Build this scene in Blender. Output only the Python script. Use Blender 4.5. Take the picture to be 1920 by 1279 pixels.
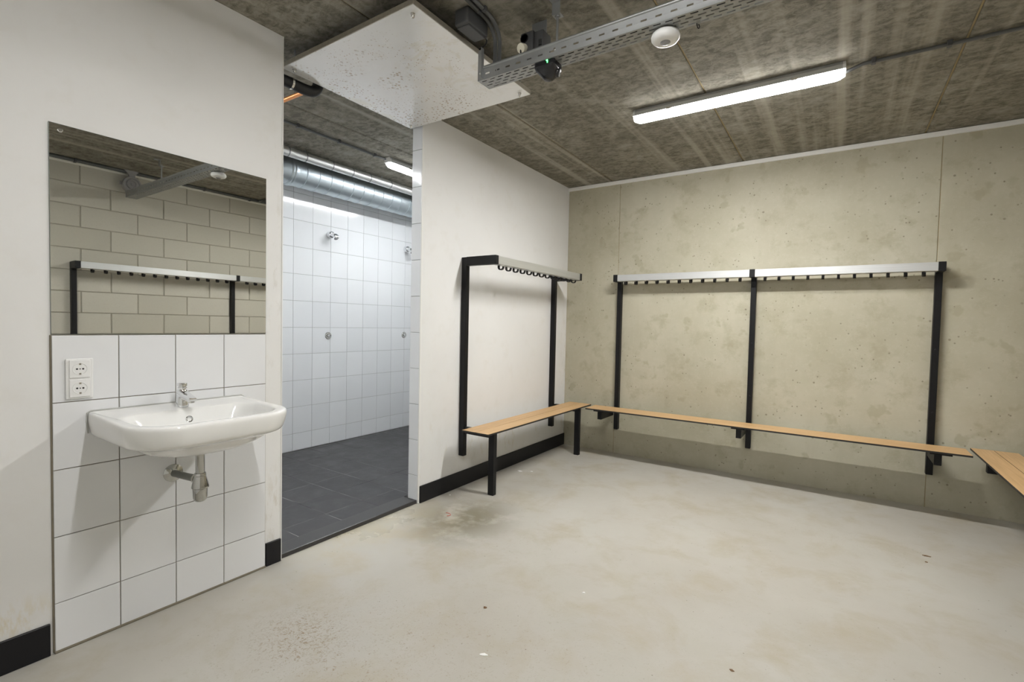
import bpy, bmesh, math, random
from mathutils import Vector, Matrix
random.seed(4)
for o in list(bpy.data.objects): bpy.data.objects.remove(o, do_unlink=True)
S = bpy.context.scene
C = S.collection

# ------------------------------------------------------------------ room measures (metres)
LX = -2.395      # sink wall (left)
WX = 1.15        # block wall (right)
DY = 4.60        # concrete wall (back)
FY = -0.62       # wall behind the camera
H = 2.705        # ceiling
DO0, DO1 = 1.427, 2.445      # doorway to the showers
SX = -4.25       # shower tile wall
SZ = 0.02        # shower floor level
SY0, SY1 = 0.30, 5.30

# ------------------------------------------------------------------ camera
cam_d = bpy.data.cameras.new('camera'); cam = bpy.data.objects.new('camera', cam_d); C.objects.link(cam)
cam_d.sensor_fit = 'HORIZONTAL'; cam_d.sensor_width = 36.0; cam_d.lens = 17.0814; cam_d.clip_start = 0.02
cr = Vector((0.83027458, 0.55695679, 0.02105348)); cu = Vector((-0.03692425, 0.01727475, 0.99916875)); cw = Vector((-0.55613012, 0.8303618, -0.034908))
cam.matrix_world = Matrix(((cr.x, cu.x, -cw.x, 0), (cr.y, cu.y, -cw.y, 0), (cr.z, cu.z, -cw.z, 1.27), (0, 0, 0, 1)))
S.camera = cam

# ------------------------------------------------------------------ world, light, exposure
wd = bpy.data.worlds.new('world'); S.world = wd; wd.use_nodes = True
wd.node_tree.nodes['Background'].inputs[0].default_value = (0.02, 0.02, 0.02, 1)
S.view_settings.view_transform = 'Standard'; S.view_settings.look = 'None'
S.view_settings.gamma = 1.0; S.view_settings.use_curve_mapping = False
S.view_settings.exposure = 1.0
LAMP_POWER = 270.0            # radiance of the tube lamp by the concrete wall
LAMP2_POWER = 138.0           # the lamp nearer the sink
SHOWER_POWER = 112.0
LAMP_COL = (1.0, 0.99, 0.972)
SHOWER_COL = (0.945, 0.98, 1.0)

# ------------------------------------------------------------------ material helpers
class NT:
    def __init__(s, name):
        s.m = bpy.data.materials.new(name); s.m.use_nodes = True
        s.t = s.m.node_tree; s.b = s.t.nodes['Principled BSDF']
        s._p = None
    def n(s, typ, **kw):
        nd = s.t.nodes.new(typ)
        for k, v in kw.items(): setattr(nd, k, v)
        return nd
    def l(s, a, b): s.t.links.new(a, b)
    def pos(s, scale=(1, 1, 1), loc=(0, 0, 0)):
        if s._p is None: s._p = s.n('ShaderNodeNewGeometry').outputs['Position']
        mp = s.n('ShaderNodeMapping'); mp.inputs['Scale'].default_value = scale; mp.inputs['Location'].default_value = loc
        s.l(s._p, mp.inputs['Vector']); return mp.outputs[0]
    def noise(s, scale, detail=4, rough=.55, vec=None, dist=0):
        nd = s.n('ShaderNodeTexNoise'); nd.inputs['Scale'].default_value = scale; nd.inputs['Detail'].default_value = detail
        nd.inputs['Roughness'].default_value = rough; nd.inputs['Distortion'].default_value = dist
        s.l(vec if vec is not None else s.pos(), nd.inputs['Vector']); return nd.outputs[0]
    def voro(s, scale, vec=None, out='Distance', rnd=1.0):
        nd = s.n('ShaderNodeTexVoronoi'); nd.inputs['Scale'].default_value = scale; nd.inputs['Randomness'].default_value = rnd
        s.l(vec if vec is not None else s.pos(), nd.inputs['Vector']); return nd.outputs[out]
    def ramp(s, fac, a, b, lo=0.0, hi=1.0):
        nd = s.n('ShaderNodeMapRange'); nd.inputs[1].default_value = a; nd.inputs[2].default_value = b
        nd.inputs[3].default_value = lo; nd.inputs[4].default_value = hi; s.l(fac, nd.inputs[0]); return nd.outputs[0]
    def math(s, op, a, b=None):
        nd = s.n('ShaderNodeMath', operation=op); nd.use_clamp = False
        for i, v in enumerate((a, b)):
            if v is None: continue
            if isinstance(v, (int, float)): nd.inputs[i].default_value = v
            else: s.l(v, nd.inputs[i])
        return nd.outputs[0]
    def mix(s, fac, a, b, mode='MIX'):
        nd = s.n('ShaderNodeMix', data_type='RGBA', blend_type=mode)
        for sock, v in ((nd.inputs[0], fac), (nd.inputs[6], a), (nd.inputs[7], b)):
            if isinstance(v, (int, float)): sock.default_value = v
            elif isinstance(v, tuple): sock.default_value = v if len(v) == 4 else v + (1,)
            else: s.l(v, sock)
        return nd.outputs[2]
    def col(s, v):
        if isinstance(v, tuple): s.b.inputs['Base Color'].default_value = v if len(v) == 4 else v + (1,)
        else: s.l(v, s.b.inputs['Base Color'])
    def rough(s, v):
        if isinstance(v, (int, float)): s.b.inputs['Roughness'].default_value = v
        else: s.l(v, s.b.inputs['Roughness'])
    def bump(s, h, strength=.2, dist=.002):
        nd = s.n('ShaderNodeBump'); nd.inputs['Strength'].default_value = strength; nd.inputs['Distance'].default_value = dist
        s.l(h, nd.inputs['Height']); s.l(nd.outputs[0], s.b.inputs['Normal'])
    def ball(s, c, rad, soft=1.0):
        """1 at centre c falling to 0 at ellipsoid radii rad"""
        mp = s.pos(scale=tuple(1 / r for r in rad), loc=tuple(-ci / r for ci, r in zip(c, rad)))
        ln = s.n('ShaderNodeVectorMath', operation='LENGTH'); s.l(mp, ln.inputs[0])
        return s.ramp(ln.outputs['Value'], 1.0 - soft, 1.0, 1.0, 0.0)

def plain(name, col, rough=.5, metal=0.0, spec=None, noise=0.0, coat=0.0):
    t = NT(name)
    if noise:
        t.col(t.mix(t.noise(60, 3), tuple(c * (1 - noise) for c in col), tuple(min(1, c * (1 + noise)) for c in col)))
    else: t.col(col)
    t.rough(rough); t.b.inputs['Metallic'].default_value = metal
    if spec is not None: t.b.inputs['Specular IOR Level'].default_value = spec
    if coat: t.b.inputs['Coat Weight'].default_value = coat; t.b.inputs['Coat Roughness'].default_value = .05
    return t.m

def emit(name, col, power):
    t = NT(name); t.col((.9, .9, .9)); t.b.inputs['Emission Color'].default_value = col + (1,); t.b.inputs['Emission Strength'].default_value = power
    return t.m

M = {}
# painted plaster
t = NT('white_plaster')
n1 = t.noise(1.3, 4); n2 = t.noise(9, 5)
c = t.mix(t.ramp(n1, .35, .7), (.75, .745, .73), (.79, .787, .775))
c = t.mix(t.math('MULTIPLY', t.ramp(n2, .55, .75), .25), c, (.67, .645, .585))
scuff = t.noise(24, 6, .7, vec=t.pos(scale=(1, 1, .35)))
def dirt(cc, rad, colr, amt, thr):
    global c
    mk = t.math('MULTIPLY', t.ball(cc, rad), t.ramp(scuff, thr, thr + .14)); c = t.mix(t.math('MULTIPLY', mk, amt), c, colr)
dirt((LX, .38, .17), (.2, .22, .10), (.66, .58, .40), .9, .46)
dirt((LX, 1.39, .25), (.2, .08, .35), (.58, .54, .46), .8, .50)
dirt((LX, 1.39, 1.5), (.2, .08, .9), (.60, .58, .52), .6, .55)
dirt((LX, 3.45, .27), (.2, .9, .16), (.60, .54, .40), .8, .54)
dirt((LX, 2.55, .35), (.2, .3, .3), (.62, .58, .48), .8, .58)
dirt((LX, 4.56, .7), (.2, .10, 1.0), (.60, .57, .46), .9, .50)
t.col(c); t.rough(.55); t.bump(t.noise(120, 3), .12, .001); M['plaster'] = t.m
M['paint'] = plain('white_paint', (.80, .79, .76), .5)

# formwork concrete, back wall
t = NT('formwork_concrete')
n1 = t.noise(1.1, 5, .6); n2 = t.noise(5.5, 6, .65); n3 = t.noise(34, 5, .7)
c = t.mix(t.ramp(n1, .33, .68), (.39, .362, .265), (.50, .475, .372))
c = t.mix(t.math('MULTIPLY', t.ramp(n2, .52, .66), .55), c, (.34, .308, .212))
c = t.mix(t.math('MULTIPLY', t.ramp(n3, .5, .75), .25), c, (.55, .53, .435))
strk = t.noise(2.0, 4, .6, vec=t.pos(scale=(3.2, 1, .35)))
c = t.mix(t.math('MULTIPLY', t.ramp(strk, .52, .72), .22), c, (.35, .317, .225))
blot = t.noise(7, 3, .5, vec=t.pos(loc=(3.1, 0, 7.7)))
c = t.mix(t.math('MULTIPLY', t.ramp(blot, .63, .69), .5), c, (.33, .295, .195))
pv = t.voro(25); ps = t.noise(9, 2, vec=t.pos(loc=(9, 2, 5)))
pore = t.math('MULTIPLY', t.ramp(pv, .09, .17, 1, 0), t.ramp(ps, .49, .56))
pv2 = t.voro(9.0, vec=t.pos(loc=(1, 5, 2))); ps2 = t.noise(5, 2, vec=t.pos(loc=(4, 8, 1)))
pore2 = t.math('MULTIPLY', t.ramp(pv2, .045, .085, 1, 0), t.ramp(ps2, .48, .54))
pore = t.math('MAXIMUM', pore, pore2)
c = t.mix(t.math('MULTIPLY', pore, .72), c, (.17, .145, .095))
t.col(c); t.rough(.62); t.bump(t.math('SUBTRACT', t.math('MULTIPLY', n3, .3), pore), .35, .002); M['concrete'] = t.m
M['joint'] = plain('tan_joint', (.36, .29, .16), .8, noise=.15)

# ceiling slabs
t = NT('slab_concrete')
n1 = t.noise(1.2, 5, .6); n2 = t.noise(21, 8, .8, vec=t.pos(scale=(.75, 1.1, 1)), dist=.5); n3 = t.noise(5.0, 5, .65)
stv = t.pos(scale=(8.5, .22, 1)); st = t.noise(1.3, 3, .5, vec=stv)
c = t.mix(t.ramp(n1, .3, .7), (.225, .21, .17), (.33, .31, .26))
c = t.mix(t.math('MULTIPLY', t.ramp(n2, .42, .60), .85), c, (.115, .105, .082))
c = t.mix(t.math('MULTIPLY', t.ramp(n3, .50, .70), .5), c, (.42, .40, .35))
c = t.mix(t.math('MULTIPLY', t.ramp(st, .52, .68), .6), c, (.46, .43, .365))
t.col(c); t.rough(.9); t.b.inputs['Specular IOR Level'].default_value = .15; t.bump(n2, .3, .003); M['slab'] = t.m

# polished concrete floor
t = NT('polished_concrete')
n1 = t.noise(.9, 5, .6); n2 = t.noise(3.2, 6, .66, dist=.3); n3 = t.noise(30, 6, .7)
c = t.mix(t.ramp(n1, .32, .68), (.40, .375, .325), (.465, .448, .405))
c = t.mix(t.math('MULTIPLY', t.ramp(n2, .48, .68), .65), c, (.375, .328, .238))
cl = t.noise(2.3, 5, .6, vec=t.pos(loc=(4, 1, 0)))
c = t.mix(t.math('MULTIPLY', t.ramp(cl, .55, .75), .35), c, (.415, .405, .375))
n4 = t.noise(62, 8, .78, dist=1.4)
# rubbed brown scuff patches with their own ragged shape
for cc, rad, amt, thr in (((-1.76, 1.13, 0), (.26, .20, 1), .9, .50), ((-1.5, 1.1, 0), (.75, .6, 1), .85, .555), ((-1.05, 1.55, 0), (.9, .6, 1), .65, .57),
                          ((-.2, 2.3, 0), (1.1, .8, 1), .5, .585), ((-1.5, 2.3, 0), (.6, .5, 1), .5, .57), ((.0, 3.55, 0), (.9, .28, 1), .5, .56), ((-1.0, 3.4, 0), (.8, .4, 1), .5, .58)):
    mk = t.math('MULTIPLY', t.ball(cc, rad), t.ramp(n4, thr, thr + .08)); c = t.mix(t.math('MULTIPLY', mk, amt), c, (.235, .165, .085))
# water marks by the shower threshold
wn = t.noise(4.6, 5, .6, vec=t.pos(loc=(2.2, 3.4, 0)))
w1 = t.math('MULTIPLY', t.ball((-1.98, 2.42, 0), (.40, .50, 1), .75), t.ramp(wn, .36, .52))
c = t.mix(t.math('MULTIPLY', w1, .9), c, (.185, .165, .115))
wet = t.ball((-2.36, 2.02, 0), (.30, .62, 1), .7); wet = t.math('MULTIPLY', wet, t.ramp(wn, .20, .60))
c = t.mix(t.math('MULTIPLY', wet, .55), c, (.40, .36, .25))
rim = t.math('MULTIPLY', t.ball((-2.25, 1.85, 0), (.42, .85, 1), .7), t.ramp(n2, .40, .6))
c = t.mix(t.math('MULTIPLY', rim, .30), c, (.48, .405, .27))
sp = t.voro(26); ss = t.noise(7, 2, vec=t.pos(loc=(6, 6, 0)))
speck = t.math('MULTIPLY', t.ramp(sp, .05, .09, 1, 0), t.ramp(ss, .54, .58))
c = t.mix(t.math('MULTIPLY', speck, .75), c, (.16, .13, .09))
sc = t.noise(18, 5, .7, vec=t.pos(scale=(1, 5, 1)), dist=1.6)
scm = t.math('MULTIPLY', t.ramp(sc, .66, .70), t.ramp(n1, .45, .6)); c = t.mix(t.math('MULTIPLY', scm, .5), c, (.42, .35, .24))
t.col(c)
rg = t.ramp(n2, .3, .7, .34, .50); rg2 = t.math('MULTIPLY', rg, t.ramp(wet, 0, 1, 1, .45)); t.rough(rg2)
t.b.inputs['Specular IOR Level'].default_value = .38
t.bump(n3, .06, .001); M['floor'] = t.m

# tiles, grout
def tile_mat(name, a, b, rough, nscale=2.5):
    t = NT(name); oi = t.n('ShaderNodeObjectInfo')
    c = t.mix(oi.outputs['Random'], a, b); c = t.mix(t.math('MULTIPLY', t.ramp(t.noise(nscale, 4), .5, .75), .25), c, tuple(x * .9 for x in a))
    t.col(c); t.rough(rough); return t.m
M['tile'] = tile_mat('white_glaze', (.74, .75, .765), (.78, .788, .80), .13)
M['grout'] = plain('brown_grout', (.20, .175, .13), .9, noise=.2)
M['grout_light'] = plain('grey_grout', (.40, .40, .39), .9, noise=.15)
t = NT('dark_floor_tile'); oi = t.n('ShaderNodeObjectInfo')
c = t.mix(oi.outputs['Random'], (.030, .029, .031), (.044, .043, .045)); n2 = t.noise(7, 6, .7)
c = t.mix(t.math('MULTIPLY', t.ramp(n2, .5, .75), .5), c, (.066, .064, .063))
c = t.mix(t.math('MULTIPLY', t.ramp(t.voro(19), .04, .07, 1, 0), t.ramp(t.noise(5, 2), .6, .63)), c, (.45, .45, .44))
t.col(c); t.rough(t.ramp(n2, .3, .7, .30, .48)); M['darktile'] = t.m
t = NT('dusty_grout'); t.col(t.mix(t.ramp(t.noise(2.6, 3), .42, .58), (.03, .03, .03), (.34, .335, .33))); t.rough(.9); M['grout_dark'] = t.m
M['stone'] = plain('black_stone', (.040, .038, .038), .30, noise=.25)

# block wall
t = NT('block'); oi = t.n('ShaderNodeObjectInfo')
c = t.mix(oi.outputs['Random'], (.46, .435, .37), (.51, .485, .42)); n3 = t.noise(70, 5, .7)
c = t.mix(t.math('MULTIPLY', t.ramp(n3, .5, .7), .3), c, (.41, .385, .32)); t.col(c); t.rough(.85); t.bump(n3, .3, .002); M['block'] = t.m
M['mortar'] = plain('mortar', (.38, .355, .30), .9, noise=.15)

# wood laminate, grain along x or y
def wood(name, axis):
    t = NT(name); sc = (1.2, 26, 26) if axis == 'x' else (26, 1.2, 26)
    g = t.noise(2.2, 6, .6, vec=t.pos(scale=sc), dist=.5); g2 = t.noise(.8, 3, .5, vec=t.pos(scale=tuple(v * .5 for v in sc)))
    c = t.mix(t.ramp(g, .3, .7), (.50, .305, .135), (.66, .44, .225)); c = t.mix(t.math('MULTIPLY', t.ramp(g2, .5, .7), .35), c, (.44, .26, .11))
    t.col(c); t.rough(.42); return t.m
M['wood_x'] = wood('wood_laminate_x', 'x'); M['wood_y'] = wood('wood_laminate_y', 'y')
M['black'] = plain('black_powder_coat', (.006, .006, .007), .45, spec=.3)
M['black_edge'] = plain('black_core_edge', (.016, .015, .014), .5)
M['base'] = plain('black_skirting', (.006, .006, .008), .42, spec=.35)
# aluminium
t = NT('brushed_aluminium'); g = t.noise(3, 5, .6, vec=t.pos(scale=(1, 1, 60)))
t.col(t.mix(g, (.62, .63, .63), (.80, .81, .81))); t.rough(.38); t.b.inputs['Metallic'].default_value = .85; M['alu'] = t.m
M['chrome'] = plain('chrome', (.80, .81, .82), .06, 1.0)
M['chrome_dim'] = plain('shaded_chrome', (.50, .50, .48), .05, 1.0)  # darkened chrome copy: colour stands in for the trap's shade and dim reflections
M['steel'] = plain('stainless', (.62, .61, .58), .2, 1.0)
t = NT('galvanised'); g = t.noise(14, 3, .5)
t.col(t.mix(g, (.31, .32, .32), (.40, .41, .41))); t.rough(.42); t.b.inputs['Metallic'].default_value = .75; M['galv'] = t.m
t = NT('duct_zinc'); g = t.noise(16, 4, .6, vec=t.pos(scale=(1, .5, 1)))
t.col(t.mix(g, (.46, .52, .56), (.66, .72, .75))); t.rough(.40); t.b.inputs['Metallic'].default_value = .9; M['duct'] = t.m
t = NT('silver_foil'); g = t.noise(45, 5, .7); t.col((.82, .82, .80)); t.rough(.33); t.b.inputs['Metallic'].default_value = .9; t.bump(g, .5, .006); M['foil'] = t.m
M['ceramic'] = plain('white_ceramic', (.82, .82, .80), .09, coat=.4)
M['plastic'] = plain('white_plastic', (.80, .80, .79), .3)
M['panelframe'] = plain('panel_edge_metal', (.36, .33, .27), .4, .5, noise=.2)
M['cream'] = plain('cream_plastic', (.78, .74, .60), .4)
M['ivory'] = plain('ivory_plastic', (.80, .78, .70), .35)
M['hole'] = plain('dark_hole', (.02, .02, .02), .6)
M['grey'] = plain('grey_plastic', (.065, .066, .068), .45)
M['greypipe'] = plain('grey_conduit', (.10, .102, .10), .45)
M['midgrey'] = plain('mid_grey_plastic', (.30, .29, .29), .45)
M['drainpipe'] = plain('grey_drain_pipe', (.16, .165, .15), .4)
M['blackrubber'] = plain('black_insulation', (.010, .010, .011), .55)
M['copper'] = plain('copper', (.80, .33, .12), .35, .7)
M['seal'] = plain('grey_sealant', (.46, .46, .44), .5)
M['lens'] = plain('grey_lens', (.30, .30, .31), .25)
M['gloss_black'] = plain('gloss_black_plastic', (.012, .012, .014), .2)
M['led'] = emit('green_led', (.02, .9, .12), 2.5)
def lamp_mat(name, col, power, side=.045):
    # narrow LED strip faces down: the middle of the diffuser is brightest, its flanks weaker
    t = NT(name); t.col((.85, .85, .85)); g = t.n('ShaderNodeNewGeometry'); sx = t.n('ShaderNodeSeparateXYZ'); t.l(g.outputs['True Normal'], sx.inputs[0])
    t.b.inputs['Emission Color'].default_value = col + (1,); t.l(t.ramp(sx.outputs['Z'], -.93, -.995, side * power, power), t.b.inputs['Emission Strength']); return t.m
M['tube'] = lamp_mat('lamp_diffuser', LAMP_COL, LAMP_POWER)
M['tube_near'] = lamp_mat('near_lamp_diffuser', LAMP_COL, LAMP2_POWER)
M['tube_shower'] = lamp_mat('shower_lamp_diffuser', SHOWER_COL, SHOWER_POWER)
M['capend'] = plain('lamp_end_cap', (.72, .72, .70), .35)
M['lampbody'] = plain('lamp_housing', (.42, .42, .40), .45)
t = NT('mirror_silver'); t.col((.70, .71, .69)); t.rough(.012); t.b.inputs['Metallic'].default_value = 1.0; M['mirror'] = t.m
M['glassedge'] = plain('mirror_edge', (.25, .28, .26), .2)
# stained glossy white sheet
t = NT('stained_white_sheet')
c = t.mix(t.ramp(t.noise(2.5, 4), .35, .7), (.78, .775, .755), (.82, .815, .80))
ru = t.math('MULTIPLY', t.ball((-1.72, 1.85, 2.6), (.34, .62, 1), .8), t.ramp(t.noise(5.5, 6, .7, dist=1.6), .52, .60))
c = t.mix(t.math('MULTIPLY', ru, .5), c, (.62, .57, .44))
def spots(scale, rad, cen, r3, thr, loc):
    global c
    v = t.voro(scale, vec=t.pos(loc=loc)); ns = t.noise(6.0, 3, .6, vec=t.pos(loc=loc))
    mk = t.math('MULTIPLY', t.ramp(v, rad * .55, rad, 1, 0), t.math('MULTIPLY', t.ramp(ns, thr, thr + .06), t.ramp(t.ball(cen, r3, 1), .1, .35)))
    c = t.mix(t.math('MULTIPLY', mk, .85), c, (.25, .155, .055))
spots(42, .40, (-2.10, 1.78, 2.6), (.22, .30, 1), .45, (0, 0, 0))
spots(48, .36, (-2.42, 2.05, 2.6), (.14, .75, 1), .40, (.3, .1, 0))
spots(46, .36, (-2.20, 2.30, 2.6), (.42, .22, 1), .40, (.7, .9, 0))
spots(58, .24, (-2.1, 1.95, 2.6), (.6, .6, 1), .45, (.1, .5, 0))
edge = t.math('MULTIPLY', t.ball((-2.47, 2.05, 2.6), (.06, .5, 1), .8), t.ramp(t.noise(8, 4), .42, .6)); c = t.mix(t.math('MULTIPLY', edge, .5), c, (.66, .60, .42))
t.col(c); t.rough(.14); t.b.inputs['IOR'].default_value = 1.75; t.b.inputs['Coat Weight'].default_value = 1.0; t.b.inputs['Coat Roughness'].default_value = .09; t.b.inputs['Coat IOR'].default_value = 1.7
M['sheet'] = t.m

# ------------------------------------------------------------------ mesh helpers
def BM(): return bmesh.new()
def bx(bm, x0, x1, y0, y1, z0, z1, bev=0.0, seg=1):
    vs = [bm.verts.new(p) for p in ((x0, y0, z0), (x1, y0, z0), (x1, y1, z0), (x0, y1, z0), (x0, y0, z1), (x1, y0, z1), (x1, y1, z1), (x0, y1, z1))]
    fs = [bm.faces.new([vs[i] for i in q]) for q in ((0, 3, 2, 1), (4, 5, 6, 7), (0, 1, 5, 4), (1, 2, 6, 5), (2, 3, 7, 6), (3, 0, 4, 7))]
    if bev:
        es = list({e for f in fs for e in f.edges})
        bmesh.ops.bevel(bm, geom=es, offset=bev, segments=seg, affect='EDGES', profile=.5)
    return bm
def frame_of(d):
    d = d.normalized(); a = Vector((0, 0, 1)) if abs(d.z) < .9 else Vector((1, 0, 0))
    u = d.cross(a).normalized(); return u, d.cross(u).normalized()
def loft(bm, rings, cap0=True, cap1=True, closed=True):
    R = [[bm.verts.new(p) for p in r] for r in rings]
    n = len(R[0])
    for a, b in zip(R, R[1:]):
        for i in range(n if closed else n - 1):
            j = (i + 1) % n
            try: bm.faces.new((a[i], a[j], b[j], b[i]))
            except ValueError: pass
    if cap0: bm.faces.new(R[0][::-1])
    if cap1: bm.faces.new(R[-1])
    return bm
def lathe(bm, origin, axis, prof, n=24):
    """prof: list of (along, radius)"""
    o = Vector(origin); ax = Vector(axis).normalized(); u, v = frame_of(ax)
    loft(bm, [[o + ax * a + (u * math.cos(2 * math.pi * i / n) + v * math.sin(2 * math.pi * i / n)) * max(r, 1e-4) for i in range(n)] for a, r in prof])
    return bm
def tube(bm, pts, r, n=10):
    pts = [Vector(p) for p in pts]; rings = []; prev = None
    for k, p in enumerate(pts):
        d = (pts[min(k + 1, len(pts) - 1)] - pts[max(k - 1, 0)]).normalized()
        if prev is None: u, v = frame_of(d)
        else: u = (prev - d * prev.dot(d)).normalized(); v = d.cross(u)
        prev = u
        rr = r[k] if isinstance(r, (list, tuple)) else r
        rings.append([p + (u * math.cos(2 * math.pi * i / n) + v * math.sin(2 * math.pi * i / n)) * rr for i in range(n)])
    return loft(bm, rings)
def prism(bm, poly, axis, a, b):
    """poly in the two other axes (order x,y,z without axis), extruded a..b"""
    def pt(q, t):
        return {'x': (t, q[0], q[1]), 'y': (q[0], t, q[1]), 'z': (q[0], q[1], t)}[axis]
    return loft(bm, [[Vector(pt(q, a)) for q in poly], [Vector(pt(q, b)) for q in poly]])
def curve_pts(P, sub=6):
    P = [Vector(p) for p in P]; out = []
    for i in range(len(P) - 1):
        p0, p1, p2, p3 = P[max(i - 1, 0)], P[i], P[i + 1], P[min(i + 2, len(P) - 1)]
        for k in range(sub):
            s = k / sub
            out.append(.5 * ((2 * p1) + (p2 - p0) * s + (2 * p0 - 5 * p1 + 4 * p2 - p3) * s * s + (3 * p1 - p0 - 3 * p2 + p3) * s ** 3))
    return out + [P[-1]]
def obj(name, bm, mat, parent=None, smooth=None, label=None):
    bmesh.ops.recalc_face_normals(bm, faces=bm.faces[:])
    me = bpy.data.meshes.new(name); bm.to_mesh(me); bm.free()
    me.materials.append(M[mat] if isinstance(mat, str) else mat)
    o = bpy.data.objects.new(name, me); C.objects.link(o)
    if parent is not None:
        o.parent = parent
        o.matrix_parent_inverse = Matrix.Translation(-Vector(parent.location))
    if smooth:
        me.shade_smooth()
        try: me.set_sharp_from_angle(angle=math.radians(smooth))
        except Exception: pass
    if label: o['label'] = label
    return o
def piece(src, loc, parent, scale=None):
    o = src.copy(); C.objects.link(o); o.parent = parent; o.matrix_parent_inverse = Matrix.Translation(-Vector(parent.location))
    o.location = loc
    if scale: o.scale = scale
    return o
def tag(o, label, cat, group=None, kind=None):
    o['label'] = label; o['category'] = cat
    if group: o['group'] = group
    if kind: o['kind'] = kind
    return o
def thing(name, label, cat, loc=(0, 0, 0), group=None):
    o = bpy.data.objects.new(name, None); C.objects.link(o); o.location = loc; o.empty_display_size = .1
    return tag(o, label, cat, group)
def struct(name, bm, mat, label, cat):
    return tag(obj(name, bm, mat), label, cat, kind='structure')
def wall_tile_mesh(bm, axis, a0, a1, z0, z1, p, thick, sgn, ch=.0015):
    """glazed tile on plane axis=p facing sgn, edges eased"""
    back = [(a0, z0), (a1, z0), (a1, z1), (a0, z1)]; front = [(a0 + ch, z0 + ch), (a1 - ch, z0 + ch), (a1 - ch, z1 - ch), (a0 + ch, z1 - ch)]
    def P(q, dpt): return Vector((p + sgn * dpt, q[0], q[1])) if axis == 'x' else (Vector((q[0], p + sgn * dpt, q[1])) if axis == 'y' else Vector((q[0], q[1], p + sgn * dpt)))
    return loft(bm, [[P(q, 0) for q in back], [P(q, thick - ch) for q in back], [P(q, thick) for q in front]])

# ================================================================== THE SETTING
# floor
struct('floor', bx(BM(), LX - .012, WX, FY, DY, -.12, 0), 'floor', 'worn beige polished concrete floor of the changing room', 'floor')

# left wall with doorway (a part either side of the opening), 10 cm thick
wl = bx(BM(), LX - .10, LX, FY, DO0, -.1, H)
wall_left = struct('wall_left', wl, 'plaster', 'white plastered wall with mirror, tiles and shower doorway', 'wall')
obj('wall_section', bx(BM(), LX - .10, LX, DO1, SY1, -.1, H), 'plaster', wall_left, label='white wall section between doorway and concrete wall')

# back wall: grey backing with cast concrete panels, thin joints between them
wall_back = struct('wall_back', bx(BM(), LX, WX + .1, DY + .004, DY + .15, -.1, H), 'joint', 'bare beige concrete wall of cast panels', 'wall')
for a, b in ((LX + .001, -1.8335), (-1.8295, .5695), (.5735, WX)):
    bm = BM(); ch = .002
    loft(bm, [[Vector((a, DY + .004, -.05)), Vector((b, DY + .004, -.05)), Vector((b, DY + .004, H - .002)), Vector((a, DY + .004, H - .002))],
              [Vector((a, DY + ch, -.05)), Vector((b, DY + ch, -.05)), Vector((b, DY + ch, H - .002)), Vector((a, DY + ch, H - .002))],
              [Vector((a + ch, DY, -.05)), Vector((b - ch, DY, -.05)), Vector((b - ch, DY, H - .002)), Vector((a + ch, DY, H - .002))]])
    obj('concrete_panel', bm, 'concrete', wall_back)
for x, z in ((-1.288, .554), (.022, .571)):
    obj('tie_hole_plug', lathe(BM(), (x, DY + .001, z), (0, -1, 0), [(0, .024), (.0035, .023), (.0035, .019), (.0018, .018), (.0018, .0001)], 24), 'concrete', wall_back, 40)

# right wall: concrete blocks in running bond (seen in the mirror)
wall_right = struct('wall_right', bx(BM(), WX + .004, WX + .15, FY, DY, -.1, H), 'mortar', 'beige concrete block wall seen in the mirror', 'wall')
full = None; bl, bhh, pitch = .4395, .193, .448
rows = [(.09 + .2 * k) for k in range(-1, 13)]
for k, z0 in enumerate(rows):
    off = 1.774 if (k % 2 == 0) else 1.545
    y = off - pitch * 6
    while y < DY:
        a, b = max(y + .004, FY), min(y + .004 + bl, DY); zz0, zz1 = max(z0 + .0035, 0), min(z0 + .0035 + bhh, 2.665)
        if b - a > .03 and zz1 - zz0 > .03:
            if abs(b - a - bl) < 1e-6 and abs(zz1 - zz0 - bhh) < 1e-6:
                if full is None:
                    full = obj('block', wall_tile_mesh(BM(), 'x', 0, bl, 0, bhh, 0, .012, -1, .003), 'block', wall_right); full.location = (WX + .008, a, zz0)
                else: piece(full, (WX + .008, a, zz0), wall_right)
            else: obj('block', wall_tile_mesh(BM(), 'x', a, b, zz0, zz1, WX + .008, .012, -1, .003), 'block', wall_right)
        y += pitch
# wall behind the camera
struct('wall_front', bx(BM(), LX - .1, WX + .15, FY - .12, FY, -.1, H), 'plaster', 'white plastered wall behind the viewpoint', 'wall')

# ceiling: hollow-core slabs with tan joints
ceiling = struct('ceiling', bx(BM(), SX - .2, WX + .15, FY - .12, SY1 + .12, H + .010, H + .14), 'joint', 'raw grey concrete slab ceiling with tan joints', 'ceiling')
js = [SX - .2, -4.30, -3.10, -1.91, -.727, .472, WX + .15]
for a, b in zip(js, js[1:]):
    if b - a < .2: continue
    bm = BM(); g, ch = .005, .006; y0, y1 = FY - .12, SY1 + .12
    prism(bm, [(a + g, H + .012), (a + g, H + ch), (a + g + ch, H), (b - g - ch, H), (b - g, H + ch), (b - g, H + .012)], 'y', y0, y1)
    obj('ceiling_slab', bm, 'slab', ceiling)

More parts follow.
